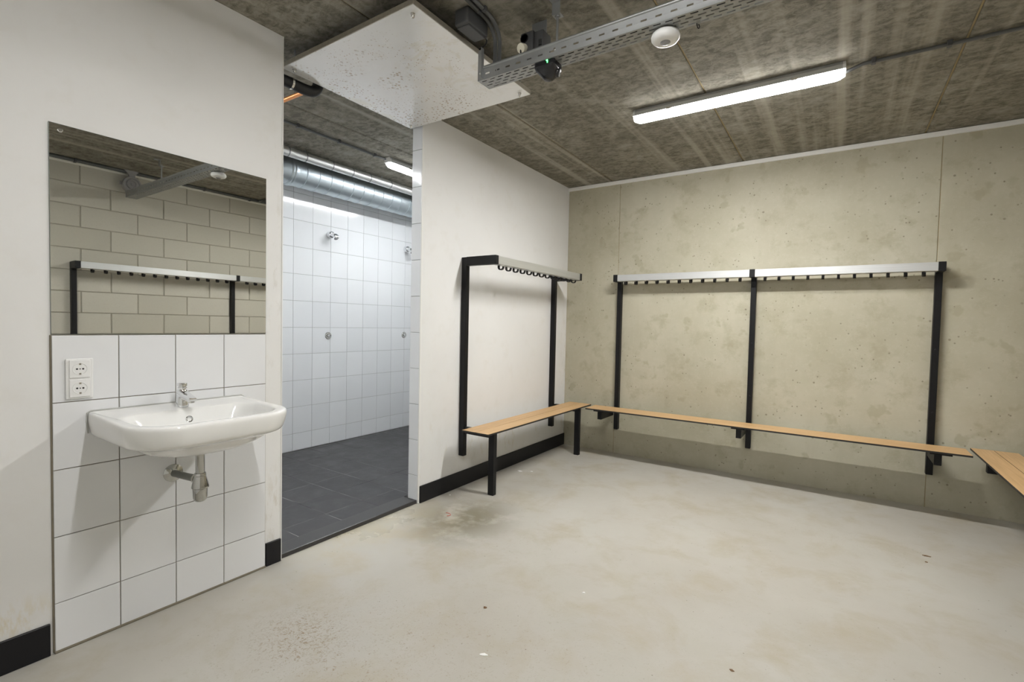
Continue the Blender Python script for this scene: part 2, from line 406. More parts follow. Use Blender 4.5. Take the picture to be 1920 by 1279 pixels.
# skirting, trims
for i, (a, b, lab) in enumerate(((FY, .525, 'black skirting left of the tiled panel'), (1.344, DO0 - .003, 'short black skirting piece left of the doorway'), (DO1 + .003, DY, 'black skirting under the wall rack bench'))):
    o = struct('baseboard_left' if i == 0 else 'baseboard_left.%03d' % i, bx(BM(), LX, LX + .011, a, b, .001, .121, .0015), 'base', lab, 'skirting')
    ys = {0: (.38, -.2), 1: (1.385,), 2: (2.75, 3.5, 4.2)}[i]
    for y in ys: obj('screw', lathe(BM(), (LX + .0105, y, .066), (1, 0, 0), [(0, .004), (.0015, .004), (.002, .0025), (.002, 0)], 10), 'base', o)
struct('trim_1', bx(BM(), LX, WX - .024, DY - .022, DY - .001, 2.668, H - .003, .002), 'paint', 'white strip along the top of the concrete wall', 'trim')
struct('trim_2', bx(BM(), WX - .022, WX - .006, FY, DY - .001, 2.660, 2.695, .002), 'ivory', 'cream strip along the top of the block wall', 'trim')
struct('trim_3', bx(BM(), LX - .102, LX + .003, DO0 - .001, DO0 + .004, .002, H - .001), 'paint', 'white edge profile on the left side of the doorway', 'trim')
struct('trim_4', bx(BM(), LX - .006, LX + .003, DO1 - .012, DO1 - .002, .002, H - .001), 'paint', 'thin white edge profile on the right side of the doorway', 'trim')

# tiled panel around the sink: 4 x 5 tiles
TW, TH, TY0, G = .20087, .2513, .537, .003
grout = obj('grout_bed', bx(BM(), LX, LX + .004, TY0 - .004, TY0 + 4 * TW + .001, 0.004, .75 * TH + 4 * TH), 'grout', wall_left)
first = None
for r_ in range(5):
    z0 = 0.008 if r_ == 0 else .75 * TH + (r_ - 1) * TH + G / 2
    z1 = .75 * TH + r_ * TH - G / 2
    for cidx in range(4):
        y0 = TY0 + cidx * TW + G / 2; y1 = y0 + TW - G
        if r_ == 0: obj('wall_tile', wall_tile_mesh(BM(), 'x', y0, y1, z0, z1, LX + .002, .0065, 1), 'tile', wall_left)
        elif first is None:
            first = obj('wall_tile', wall_tile_mesh(BM(), 'x', 0, TW - G, 0, TH - G, 0, .0065, 1), 'tile', wall_left); first.location = (LX + .002, y0, z0)
        else: piece(first, (LX + .002, y0, z0), wall_left)
obj('silicone_joint', tube(BM(), [(LX + .007, TY0, .004), (LX + .007, TY0 + 4 * TW, .004)], .006, 8), 'grout', wall_left)

# jamb tiles, one column up the right side of the doorway
jb = obj('grout_bed', bx(BM(), LX - .098, LX - .006, DO1 - .004, DO1, .004, H - .004), 'grout_light', wall_left)
first = None
for k in range(11):
    z0 = .022 if k == 0 else .195 + (k - 1) * .2507 + G / 2; z1 = min(.195 + k * .2507 - G / 2, H - .005)
    if z1 - z0 < .02: continue
    if 0 < k < 10:
        if first is None:
            first = obj('jamb_tile', wall_tile_mesh(BM(), 'y', 0, .089, 0, .2507 - G, 0, .010, -1), 'tile', wall_left); first.location = (LX - .097, DO1 - .001, z0)
        else: piece(first, (LX - .097, DO1 - .001, z0), wall_left)
    else: obj('jamb_tile', wall_tile_mesh(BM(), 'y', LX - .097, LX - .008, z0, z1, DO1 - .001, .010, -1), 'tile', wall_left)

# --- shower room shell
wall_shower = struct('wall_shower', bx(BM(), SX - .12, SX - .003, SY0, SY1, -.1, H), 'grout_light', 'white tiled back wall of the shower room', 'wall')
STW, STH, sy_ref, sz_ref = .2015, .2525, 2.646, .185
first = None
for r_ in range(11):
    z0 = SZ + .004 if r_ == 0 else sz_ref + (r_ - 1) * STH + G / 2; z1 = min(sz_ref + r_ * STH - G / 2, H - .004)
    if z1 - z0 < .02: continue
    for cidx in range(-6, 10):
        y0 = sy_ref + cidx * STW + G / 2
        if 0 < r_ < 10:
            if first is None:
                first = obj('wall_tile', wall_tile_mesh(BM(), 'x', 0, STW - G, 0, STH - G, 0, .004, 1), 'tile', wall_shower); first.location = (SX - .004, y0, z0)
            else: piece(first, (SX - .004, y0, z0), wall_shower)
        else: obj('wall_tile', wall_tile_mesh(BM(), 'x', y0, y0 + STW - G, z0, z1, SX - .004, .004, 1), 'tile', wall_shower)
struct('wall_shower_near', bx(BM(), SX - .12, LX - .1, SY0 - .1, SY0, -.1, H), 'tile', 'white side wall of the shower room left of the doorway', 'wall')
struct('wall_shower_far', bx(BM(), SX - .12, LX - .1, SY1, SY1 + .1, -.1, H), 'tile', 'white side wall at the far end of the shower room', 'wall')
floor_sh = struct('floor_shower', bx(BM(), SX, LX - .14, SY0, SY1, -.12, SZ - .0012), 'grout_dark', 'dark grey tiled floor of the shower room', 'floor')
FT = .2945; first = None
xs = [-2.70 - FT * k for k in range(-1, 7)]; ys = [1.6215 + FT * k for k in range(-4, 12)]
for xa in xs:
    for ya in ys:
        a0, a1 = max(xa - FT + .002, SX + .002), min(xa - .002, -2.535 - .002); b0, b1 = ya + .002, ya + FT - .002
        if a1 - a0 < .02: continue
        if abs(a1 - a0 - (FT - .004)) < 1e-6:
            if first is None:
                first = obj('floor_tile', wall_tile_mesh(BM(), 'z', 0, FT - .004, 0, FT - .004, 0, .010, 1, .001), 'darktile', floor_sh); first.location = (a0, b0, SZ - .010)
            else: piece(first, (a0, b0, SZ - .010), floor_sh)
        else: obj('floor_tile', wall_tile_mesh(BM(), 'z', a0, a1, b0, b1, SZ - .010, .010, 1, .001), 'darktile', floor_sh)
struct('threshold', bx(BM(), -2.533, LX - .011, DO0 + .006, DO1 - .013, -.02, SZ + .004, .004, 2), 'stone', 'black stone threshold in the shower doorway', 'threshold')

# ================================================================== LAMPS
def tube_lamp(name, label, c, length, axis, mat, group=None):
    """damp-proof batten lamp under the ceiling; c = centre at ceiling"""
    t_ = thing(name, label, 'lamp', (c[0], c[1], H), group); hl = length / 2
    def put(bm): return bm
    def prof(pts, a, b):
        bm = BM(); P = []
        for s in (a, b): P.append([Vector((c[0] + s, c[1] + p[0], H + p[1])) if axis == 'x' else Vector((c[0] - p[0], c[1] + s, H + p[1])) for p in pts])
        return loft(bm, P)
    hs = [(-.026, -.0005), (.026, -.0005), (.040, -.022), (.041, -.045), (-.041, -.045), (-.040, -.022)]
    obj('housing', prof(hs, -hl + .012, hl - .012), 'lampbody', t_)
    dif = [(-.038, -.0455), (-.0375, -.060), (-.031, -.073), (-.021, -.080), (-.010, -.083), (.010, -.083), (.021, -.080), (.031, -.073), (.0375, -.060), (.038, -.0455)]
    bm = BM(); P = []
    for ss, k in ((-hl, .62), (-hl + .022, .9), (-hl + .045, 1.0), (hl - .045, 1.0), (hl - .022, .9), (hl, .62)):
        q = [(p[0] * k, -.0455 + (p[1] + .0455) * k) for p in dif]
        P.append([Vector((c[0] + ss, c[1] + p[0], H + p[1])) if axis == 'x' else Vector((c[0] - p[0], c[1] + ss, H + p[1])) for p in q])
    obj('diffuser', loft(bm, P), mat, t_)
    for s_ in (-1, 1):
        e0, e1 = sorted((s_ * (hl - .012), s_ * (hl + .002)))
        obj('end_cap', prof([(p[0] * .96, p[1] * .98 - .0004) for p in hs], e0, e1), 'capend', t_)
        e0, e1 = sorted((s_ * (hl - .25), s_ * (hl - .22)))
        obj('clip', prof([(-.044, -.036), (.044, -.036), (.044, -.050), (.0415, -.050), (.0415, -.0455), (-.0415, -.0455), (-.0415, -.050), (-.044, -.050)], e0, e1), 'steel', t_)
    return t_
tube_lamp('tube_lamp', 'long white tube lamp on the ceiling in front of the concrete wall', (-.598, 3.178), 1.16, 'x', 'tube')
tube_lamp('tube_lamp', 'long white tube lamp on the ceiling near the sink, above the viewpoint', (-.598, .86), 1.16, 'x', 'tube_near')
tube_lamp('tube_lamp', 'tube lamp on the shower room ceiling right of the conduit', (-3.325, 3.53), 1.16, 'y', 'tube_shower')
tube_lamp('tube_lamp', 'tube lamp on the shower room ceiling hidden left of the doorway', (-3.325, 1.22), 1.16, 'y', 'tube_shower')

def conduit(name, label, pts, r, clips, axis, z):
    t_ = thing(name, label, 'conduit', pts[0]); obj('pipe', tube(BM(), pts, r, 10), 'greypipe', t_, 40)
    for q in clips:
        x, y = q
        if axis == 'x': bm = bx(BM(), x - .010, x + .010, y - r - .006, y + r + .006, z - r - .003, H - .0005, .002)
        else: bm = bx(BM(), x - r - .006, x + r + .006, y - .010, y + .010, z - r - .003, H - .0005, .002)
        obj('clip', bm, 'grey', t_)
    return t_
conduit('electrical_conduit', 'grey conduit on the ceiling running right from the tube lamp', [(-.02, 3.19, H - .045), (.02, 3.20, H - .030), (.06, 3.203, H - .016), (WX - .002, 3.205, H - .016)], .0095, [(.104, 3.203), (.404, 3.203), (.75, 3.205)], 'x', H - .016)
conduit('electrical_conduit', 'grey conduit on the shower room ceiling left of its lamp', [(-3.35, 1.83, H - .014), (-3.35, 2.95, H - .014)], .009, [(-3.35, 2.114), (-3.35, 2.47), (-3.35, 2.829)], 'y', H - .014)
conduit('electrical_conduit', 'dark conduit along the ceiling edge above the block wall', [(WX - .05, .4, H - .017), (WX - .05, 1.75, H - .017), (WX - .05, 2.0, H - .017), (WX - .05, 4.4, H - .017)], .015, [(WX - .05, 1.5), (WX - .05, 2.6), (WX - .05, 3.1)], 'y', H - .017)

# ================================================================== COAT RACKS WITH BENCHES
# local frames: a = along the wall, o = out from the wall
def rack(name, label, origin, along, out, posts, rail_spans, rail_out, arm_mode, boards, seat_o, wood_m, zt, legs=None, brackets=None, hook_start=.1):
    A, O = Vector(along), Vector(out); O3 = Vector(origin)
    T = thing(name, label, 'bench', origin)
    def P(a, o, z): return O3 + A * a + O * o + Vector((0, 0, z))
    def box(a0, a1, o0, o1, z0, z1, bev=.0):
        p, q = P(a0, o0, z0), P(a1, o1, z1)
        return bx(BM(), min(p.x, q.x), max(p.x, q.x), min(p.y, q.y), max(p.y, q.y), z0, z1, bev)
    pw, pd = .040, .048; dz = -.006 if arm_mode == 'short' else 0.0
    for a in posts:
        post = obj('post', box(a - pw / 2, a + pw / 2, .001, pd, .25, 1.768 + dz, .002), 'black', T)
        for z in (.70, 1.15):
            obj('screw', lathe(BM(), P(a, pd - .0005, z), O, [(0, .006), (.002, .006), (.003, .004), (.003, 0)], 10), 'base', post)
        obj('arm', box(a - pw / 2 - .001, a + pw / 2 + .001, pd - .002, rail_out + .003, 1.7035 + dz, 1.7695 + dz, .002), 'black', T)
    hook_proto = None
    for (a0, a1) in rail_spans:
        # aluminium profile: front plate with rounded edges, top flange and lower hook channel
        prof = [(0, 1.7665), (-.004, 1.7675), (-.045, 1.7675), (-.045, 1.7635), (-.006, 1.7635), (-.006, 1.713), (-.062, 1.713), (-.062, 1.706), (-.003, 1.706), (0, 1.709)]
        rings = [[P(a, rail_out + p[0], p[1] + dz) for p in prof] for a in (a0, a1)]
        rail = obj('rail', loft(BM(), rings), 'alu', T)
        n = int((a1 - a0 - .12) / .1 + 1e-6) + 1; st = a0 + ((a1 - a0) - (n - 1) * .1) / 2
        for k in range(n):
            a = st + .1 * k
            # U-shaped hook strip under the rail
            cl = [(-.050, 1.708), (-.050, 1.690), (-.046, 1.681), (-.038, 1.676), (-.026, 1.675), (-.016, 1.678), (-.010, 1.685), (-.007, 1.699)]
            bm = BM(); rings = []
            for i_, (o_, z_) in enumerate(cl):
                d0 = Vector(cl[min(i_ + 1, len(cl) - 1)]) - Vector(cl[max(i_ - 1, 0)]); nrm = Vector((-d0.y, d0.x)).normalized() * .0038
                wv = .0095 if i_ < 6 else .0085; z_ += dz
                rings.append([P(a - wv, rail_out + o_ + nrm.x, z_ + nrm.y), P(a + wv, rail_out + o_ + nrm.x, z_ + nrm.y), P(a + wv, rail_out + o_ - nrm.x, z_ - nrm.y), P(a - wv, rail_out + o_ - nrm.x, z_ - nrm.y)])
            loft(bm, rings)
            if hook_proto is None:
                hook_proto = obj('hook', bm, 'black', T); hook_a = a
            else:
                bm.free(); piece(hook_proto, A * (a - hook_a), T)
    # seat: two laminate planks with black core
    a0, a1 = boards; o0, o1 = seat_o; mid = (o0 + o1) / 2
    for (p0, p1) in ((o0, mid - .0015), (mid + .0015, o1)):
        pl = obj('seat_plank', box(a0, a1, p0, p1, zt - .013, zt - .0012), 'black_edge', T)
        obj('wood_face', box(a0 + .0006, a1 - .0006, p0 + .0006, p1 - .0006, zt - .0012, zt), wood_m, pl, label='light oak laminate face')
    if brackets is not None:
        for a, spread in brackets:
            obj('bracket_arm', box(a - .020, a + .020, pd - .001, o1 - .035, zt - .100, zt - .0265, .002), 'black', T)
            obj('mounting_plate', box(a - spread[0], a + spread[1], o0 + .02, o1 - .018, zt - .026, zt - .0132, .001), 'black', T)
        obj('seat_rail', box(a0 + .15, a1 - .15, o0 + .045, o0 + .075, zt - .040, zt - .0135, .001), 'alu', T)
    if legs is not None:
        for a, lo in legs:
            obj('leg', box(a - .020, a + .020, lo - .026, lo + .024, .0, zt - .0135, .002), 'black', T)
            obj('crossbar', box(a - .019, a + .019, pd - .001, lo - .026, zt - .062, zt - .0135, .001), 'black', T)
    return T

# left wall: rack with long arms and a legged bench
rack('coat_rack_bench', 'wooden bench on two black legs with long-armed coat rack on the white wall', (LX, 2.885, 0), (0, 1, 0), (1, 0, 0),
     [0, 1.392], [(.021, 1.371)], .315, 'long', (2.74 - 2.885, 4.46 - 2.885), (.135, .375), 'wood_y', .487, legs=[(.008, .306), (1.42, .306)])
# back wall: two-bay rack with cantilevered bench
rack('coat_rack_bench', 'long cantilevered wooden bench with two-bay coat rack on the concrete wall', (-.605, DY, 0), (1, 0, 0), (0, -1, 0),
     [-1.19, 0, 1.187], [(-1.169, -.021), (.021, 1.166)], .158, 'short', (-1.97 + .605, .75 + .605), (.15, .38), 'wood_x', .487,
     brackets=[(-1.235, (.055, .045)), (-.03, (.055, .045)), (1.19, (.045, .07))])
# right wall: rack on the block wall, seen in the mirror, its bench reaching into the right edge of the picture
rack('coat_rack_bench', 'wooden bench and coat rack on the block wall, cut by the right edge', (WX, 2.91, 0), (0, 1, 0), (-1, 0, 0),
     [-1.425, 0, 1.43], [(-1.404, -.021), (.021, 1.409)], .158, 'short', (1.20 - 2.91, 4.51 - 2.91), (.13, .366), 'wood_y', .487,
     brackets=[(-1.40, (.05, .05)), (0, (.05, .05)), (1.33, (.05, .05))])

# ================================================================== SINK WALL THINGS
# mirror
mt = thing('wall_mirror', 'frameless rectangular mirror above the tiled panel and sink', 'mirror', (LX, .938, 1.2))
obj('glass_edge', bx(BM(), LX + .0005, LX + .0055, .537, 1.3405, 1.1965, 1.966), 'glassedge', mt)
obj('mirror_glass', bx(BM(), LX + .0055, LX + .0062, .5378, 1.3397, 1.1973, 1.9652), 'mirror', mt)
for y in (.568,): obj('clip', lathe(BM(), (LX + .0062, y, 1.944), (1, 0, 0), [(0, .008), (.002, .008), (.003, .006), (.003, 0)], 14), 'chrome', mt)

# double socket
st_ = thing('double_socket', 'white double wall socket on the tile left of the sink', 'socket', (LX + .0085, .614, .953))
obj('surround', bx(BM(), LX + .0085, LX + .017, .5735, .6545, .953, 1.105, .003, 2), 'plastic', st_)
for z in (.993, 1.066):
    so = obj('socket', bx(BM(), LX + .0165, LX + .0215, .583, .645, z - .034, z + .034, .002), 'plastic', st_)
    obj('dish', lathe(BM(), (LX + .0212, .614, z), (1, 0, 0), [(0, .0225), (.0018, .0225), (.0018, .0205), (.0004, .0195), (.0004, 0)], 28), 'plastic', so, 30)
    bm = BM(); lathe(bm, (LX + .0214, .605, z), (1, 0, 0), [(0, .0034), (.0007, .0034), (.0007, 0)], 12); obj('contact_hole', bm, 'hole', so)
    bm = BM(); lathe(bm, (LX + .0214, .623, z), (1, 0, 0), [(0, .0034), (.0007, .0034), (.0007, 0)], 12); obj('contact_hole', bm, 'hole', so)
    obj('centre_screw', lathe(BM(), (LX + .0214, .614, z), (1, 0, 0), [(0, .0022), (.0007, .0022), (.0007, 0)], 10), 'hole', so)
    for zz in (-1, 1): obj('earth_clip', bx(BM(), LX + .0212, LX + .0235, .611, .617, z + zz * .0185 - .003, z + zz * .0185 + .003), 'steel', so)

# wash basin
BY = .933
def rr(u0, u1, hw, rb, rf, n=9):
    pts = []
    for cx_, cy_, r_, a0 in ((u1 - rf, hw - rf, rf, 0), (u0 + rb, hw - rb, rb, 90), (u0 + rb, -hw + rb, rb, 180), (u1 - rf, -hw + rf, rf, 270)):
        for k in range(n + 1):
            a = math.radians(a0 + 90 * k / n); pts.append((cx_ + r_ * math.cos(a), cy_ + r_ * math.sin(a)))
    # extra points on the long back edge keep the surface even
    return pts
X0 = LX + .0085
def ring(u0, u1, hw, rb, rf, z, ledge=False):
    return [Vector((X0 + u, BY + v, z + (.014 * max(0, 1 - u / .045) if ledge else 0))) for u, v in rr(u0, u1, hw, rb, rf)]
basin = thing('wash_basin', 'white ceramic wash basin mounted on the tiled panel', 'sink', (X0, BY, .72))
bm = BM()
loft(bm, [ring(.18, .29, .045, .03, .03, .727), ring(.14, .335, .11, .06, .08, .730), ring(.10, .375, .175, .06, .12, .743), ring(.075, .405, .215, .05, .13, .764), ring(.06, .425, .238, .05, .135, .785),
          ring(.03, .442, .262, .03, .14, .7945), ring(.004, .458, .276, .012, .148, .799), ring(.001, .468, .283, .010, .152, .806), ring(0, .474, .2875, .008, .154, .818), ring(0, .481, .293, .008, .155, .846), ring(0, .484, .2955, .008, .155, .868),
          ring(0, .4835, .295, .008, .155, .877, True), ring(.001, .480, .292, .010, .152, .8835, True), ring(.004, .472, .285, .012, .147, .886, True), ring(.012, .455, .270, .02, .135, .886, True),
          ring(.116, .449, .256, .07, .13, .8855), ring(.122, .444, .250, .075, .125, .883), ring(.130, .437, .242, .08, .12, .872), ring(.138, .428, .233, .08, .115, .850), ring(.150, .405, .215, .085, .115, .815),
          ring(.175, .375, .175, .085, .10, .782), ring(.20, .33, .10, .06, .06, .768), ring(.235, .295, .03, .028, .028, .764)], True, True)
bas = obj('bowl', bm, 'ceramic', basin, 60)
md = bas.modifiers.new('smooth', 'SUBSURF'); md.levels = 1; md.render_levels = 2
obj('silicone_seal', tube(BM(), [(LX + .0088, BY - .293, .815), (LX + .0088, BY - .298, .86), (LX + .0088, BY - .296, .893), (LX + .0088, BY - .285, .900), (LX + .0088, BY + .285, .900), (LX + .0088, BY + .296, .893), (LX + .0088, BY + .298, .86)], .003, 8), 'seal', basin)
ax_ = Vector((1, 0, .22)).normalized(); oo = Vector((X0 + .1385, BY, .842))
obj('overflow_ring', lathe(BM(), oo, ax_, [(0, .0145), (.003, .0145), (.005, .012), (.004, .0085), (.0005, .008), (.0005, 0)], 24), 'chrome', basin, 40)
obj('overflow_hole', lathe(BM(), oo, ax_, [(0, .0078), (.0012, .0078), (.0012, 0)], 20), 'hole', basin)
obj('drain_ring', lathe(BM(), (X0 + .265, BY, .7645), (0, 0, 1), [(0, .032), (.003, .031), (.004, .022), (.001, .02), (.001, 0)], 24), 'chrome', basin, 40)

# tap
TX = LX + .085
tp = thing('tap', 'chrome push tap standing on the back of the wash basin', 'tap', (TX, BY, .886))
bm = BM()
rings = []
for z, rx, ry, ox in ((.8865, .025, .024, 0), (.892, .0255, .0245, 0), (.900, .0245, .0235, 0), (.930, .0215, .021, 0), (.948, .0205, .0205, 0), (.958, .019, .019, 0), (.962, .016, .016, 0)):
    rings.append([Vector((TX + ox + rx * math.cos(2 * math.pi * i / 24), BY + ry * math.sin(2 * math.pi * i / 24), z)) for i in range(24)])
loft(bm, rings); obj('body', bm, 'chrome', tp, 45)
bm = BM(); rings = []
for s, w_, zt_, zb_ in ((-.018, .017, .962, .944), (0, .021, .961, .934), (.025, .0195, .953, .926), (.055, .018, .945, .922), (.085, .0175, .938, .919), (.098, .015, .934, .921)):
    sec = [(-w_, zb_ + .004), (-w_ * .8, zb_), (w_ * .8, zb_), (w_, zb_ + .004), (w_, zt_ - .005), (w_ * .75, zt_), (-w_ * .75, zt_), (-w_, zt_ - .005)]
    rings.append([Vector((TX + s, BY + a, z)) for a, z in sec])
loft(bm, rings); obj('spout', bm, 'chrome', tp, 50)
obj('aerator', lathe(BM(), (TX + .082, BY, .921), (0, 0, -1), [(0, .0125), (.007, .0125), (.008, .010), (.008, 0)], 20), 'steel', tp, 40)
bm = BM(); rings = []
for z, r_ in ((.960, .0125), (.966, .0125), (.967, .0165), (.972, .017), (.9735, .0145), (.976, .0145), (.9775, .0185), (.988, .0185), (.990, .0165), (.991, .012)):
    rings.append([Vector((TX + r_ * (1 + .04 * (i % 2)) * math.cos(2 * math.pi * i / 32), BY + r_ * (1 + .04 * (i % 2)) * math.sin(2 * math.pi * i / 32), z)) for i in range(32)])
loft(bm, rings); obj('push_knob', bm, 'chrome', tp, 50)

# bottle trap
BX = -2.150
tr = thing('bottle_trap', 'chrome bottle trap with grey drain pipe under the wash basin', 'drain', (BX, BY, .515))
obj('flange', lathe(BM(), (BX, BY, .7275), (0, 0, -1), [(0, .034), (.004, .038), (.008, .036), (.012, .020), (.016, .018), (.016, 0)], 28), 'steel', tr, 40)
obj('tailpiece', lathe(BM(), (BX, BY, .712), (0, 0, -1), [(0, .018), (.004, .0165), (.090, .0165), (.090, 0)], 24), 'chrome_dim', tr, 40)
obj('nut', lathe(BM(), (BX, BY, .634), (0, 0, -1), [(0, .0205), (.008, .0215), (.010, .0225), (.012, .0215), (.055, .0315), (.060, .0315), (.062, .029), (.062, 0)], 28), 'chrome_dim', tr, 35)
obj('bottle', lathe(BM(), (BX, BY, .573), (0, 0, -1), [(0, .0265), (.004, .027), (.038, .026), (.048, .0235), (.055, .018), (.058, .010), (.059, 0)], 28), 'chrome_dim', tr, 60)
obj('outlet_pipe', tube(BM(), [(BX - .018, BY, .604), (-2.27, BY - .002, .596), (LX + .012, BY - .006, .590)], .0145, 18), 'drainpipe', tr, 50)
obj('coupling', lathe(BM(), (BX - .022, BY, .6045), (-1, 0, -.06), [(0, .021), (.010, .022), (.014, .019), (.020, .0165), (.020, 0)], 22), 'steel', tr, 40)
obj('wall_flange', lathe(BM(), (LX + .0085, BY - .006, .590), (1, 0, 0), [(0, .038), (.003, .038), (.006, .034), (.009, .022), (.012, .018), (.012, 0)], 28), 'chrome_dim', tr, 40)

# ================================================================== SHOWER ROOM THINGS
for y, lab in ((3.027, 'left'), (4.056, 'right')):
    sh = thing('shower_fixture', 'small chrome wall shower head, the %s one of two on the tiles' % lab, 'shower head', (SX, y, 2.118), 'shower heads')
    obj('wall_body', lathe(BM(), (SX, y, 2.118), (1, 0, 0), [(0, .030), (.004, .034), (.040, .034), (.052, .030), (.056, .020), (.056, 0)], 24), 'chrome', sh, 50)
    bm = BM(); rings = []
    for s, r_, dz in ((.0, .026, 0), (.03, .029, -.004), (.06, .031, -.012), (.085, .029, -.022), (.095, .022, -.028)):
        rings.append([Vector((SX + .035 + s, y + r_ * math.cos(2 * math.pi * i / 20), 2.118 + dz + r_ * .75 * math.sin(2 * math.pi * i / 20))) for i in range(20)])
    loft(bm, rings); hd = obj('nozzle_housing', bm, 'chrome', sh, 50)
    obj('spray_face', lathe(BM(), (SX + .112, y, 2.078), (.55, 0, -1), [(0, .021), (.006, .021), (.008, .018), (.008, 0)], 20), 'lens', sh, 40)
for y, lab in ((3.024, 'left'), (4.049, 'right')):
    bt = thing('shower_button', 'round chrome push button plate, the %s one of two on the shower tiles' % lab, 'button', (SX, y, 1.1145), 'shower buttons')
    obj('plate', lathe(BM(), (SX, y, 1.1145), (1, 0, 0), [(0, .036), (.004, .036), (.007, .033), (.007, 0)], 28), 'steel', bt, 40)
    obj('push_knob', lathe(BM(), (SX + .0068, y, 1.1145), (1, 0, 0), [(0, .016), (.010, .015), (.012, .012), (.012, 0)], 22), 'chrome', bt, 40)
    for s in (-1, 1): obj('screw', lathe(BM(), (SX + .0068, y + s * .026, 1.1145), (1, 0, 0), [(0, .004), (.0015, .0035), (.0015, 0)], 10), 'hole', bt)
# spiral duct
DX, DZ, DR = -4.04, 2.572, .122
du = thing('ventilation_duct', 'round galvanised spiral duct along the shower room wall', 'duct', (DX, 2.5, DZ))
prof = [(0, DR)]
y = .078 - .1225 * 1
y = 2.578 - 2.50
while y < 2.6:
    prof += [(y - .006, DR), (y - .0035, DR + .005), (y + .0035, DR + .005), (y + .006, DR)]; y += .1225
prof += [(SY1 - 2.5 - .002, DR)]
obj('pipe', lathe(BM(), (DX, 2.5, DZ), (0, 1, 0), prof, 40), 'duct', du, 40)
obj('coupling', lathe(BM(), (DX, 2.43, DZ), (0, 1, 0), [(0, DR + .004), (.012, DR + .009), (.024, DR + .004), (.036, DR + .009), (.048, DR + .004), (.075, DR + .004), (.075, DR - .002)], 40), 'duct', du, 40)
obj('reducer', lathe(BM(), (DX, 2.43, DZ), (0, -1, 0), [(0, DR), (.03, DR), (.16, DR * .62), (.22, DR * .62), (.22, DR * .64), (1.5, DR * .64), (1.5, 0)], 40), 'duct', du, 40)
for y in (2.9, 4.0):
    obj('strap', bx(BM(), DX - .010, DX + .010, y - .010, y + .010, DZ + DR - .002, H - .0005), 'galv', du)
# foil-wrapped pipe
pp = thing('insulated_pipe', 'thin silver foil wrapped pipe above the spiral duct', 'pipe', (-3.80, 2.3, 2.648))
PXp, PZp = -3.80, 2.645
obj('foil_jacket', lathe(BM(), (PXp, SY0 + .01, PZp), (0, 1, 0), [(0, .038), (SY1 - SY0 - .02, .038)], 24), 'foil', pp, 60)
for y in (2.31, 2.468, 2.726, 2.942, 3.143, 3.4, 3.7):
    obj('strap', lathe(BM(), (PXp, y - .004, PZp), (0, 1, 0), [(0, .038), (0, .0405), (.008, .0405), (.008, .038)], 24), 'galv', pp)
for y in (2.468, 3.3):
    obj('hanger', tube(BM(), [(PXp, y, PZp + .036), (PXp, y, H - .0005)], .004, 8), 'galv', pp)
# black insulated pipe and copper pipe beside the panel
bp_ = thing('black_pipe', 'thick black insulated pipe running beside the hanging panel', 'pipe', (-2.56, 1.60, 2.57))
obj('insulation', tube(BM(), curve_pts([(-2.556, .9, 2.572), (-2.556, 1.52, 2.572), (-2.556, 1.66, 2.572), (-2.553, 1.712, 2.585), (-2.55, 1.735, 2.625), (-2.55, 1.738, H - .001)], 6), .030, 18), 'blackrubber', bp_, 60)
obj('clamp', lathe(BM(), (-2.556, 1.565, 2.572), (0, 1, 0), [(0, .030), (0, .033), (.012, .033), (.012, .030)], 20), 'steel', bp_, 40)
cp = obj('copper_pipe', tube(BM(), [(-2.575, 1.708, 2.600), (-2.80, 1.706, 2.600), (-3.5, 1.70, 2.600), (-3.70, 1.70, 2.600), (-3.72, 1.70, 2.600), (-3.745, 1.70, 2.62), (-3.745, 1.70, H - .001)], .0125, 14), 'copper', None, 60)
tag(cp, 'orange copper pipe crossing the shower room under the ceiling', 'pipe')

# ================================================================== CEILING THINGS IN THE CHANGING ROOM
# hanging panel
px0, px1, py0, py1, pz = -2.500, -1.532, 1.486, 2.424, 2.602
pn = thing('ceiling_panel', 'stained white square panel hanging on rods above the doorway', 'panel', ((px0 + px1) / 2, (py0 + py1) / 2, pz))
obj('sheet', bx(BM(), px0, px1, py0, py1, pz, pz + .004, .0008), 'sheet', pn)
for a in ((px0, px1, py0, py0 + .014), (px0, px1, py1 - .014, py1), (px0, px0 + .014, py0 + .014, py1 - .014), (px1 - .014, px1, py0 + .014, py1 - .014)):
    obj('edge_frame', bx(BM(), a[0], a[1], a[2], a[3], pz + .0042, pz + .028, .001), 'panelframe', pn)
obj('back_insulation', bx(BM(), px0 + .03, px1 - .03, py0 + .03, py1 - .03, pz + .0045, pz + .024), 'grey', pn)
for x in (px0 + .045, px1 - .045):
    for y in (py0 + .045, py1 - .045):
        rd = obj('hanging_rod', tube(BM(), [(x, y, pz + .003), (x, y, H - .0005)], .004, 8), 'galv', pn)
        obj('cap_nut', lathe(BM(), (x, y, pz + .0005), (0, 0, -1), [(0, .012), (.002, .012), (.002, .0085), (.012, .0085), (.017, .006), (.020, .003), (.0205, 0)], 12), 'steel', rd, 40)
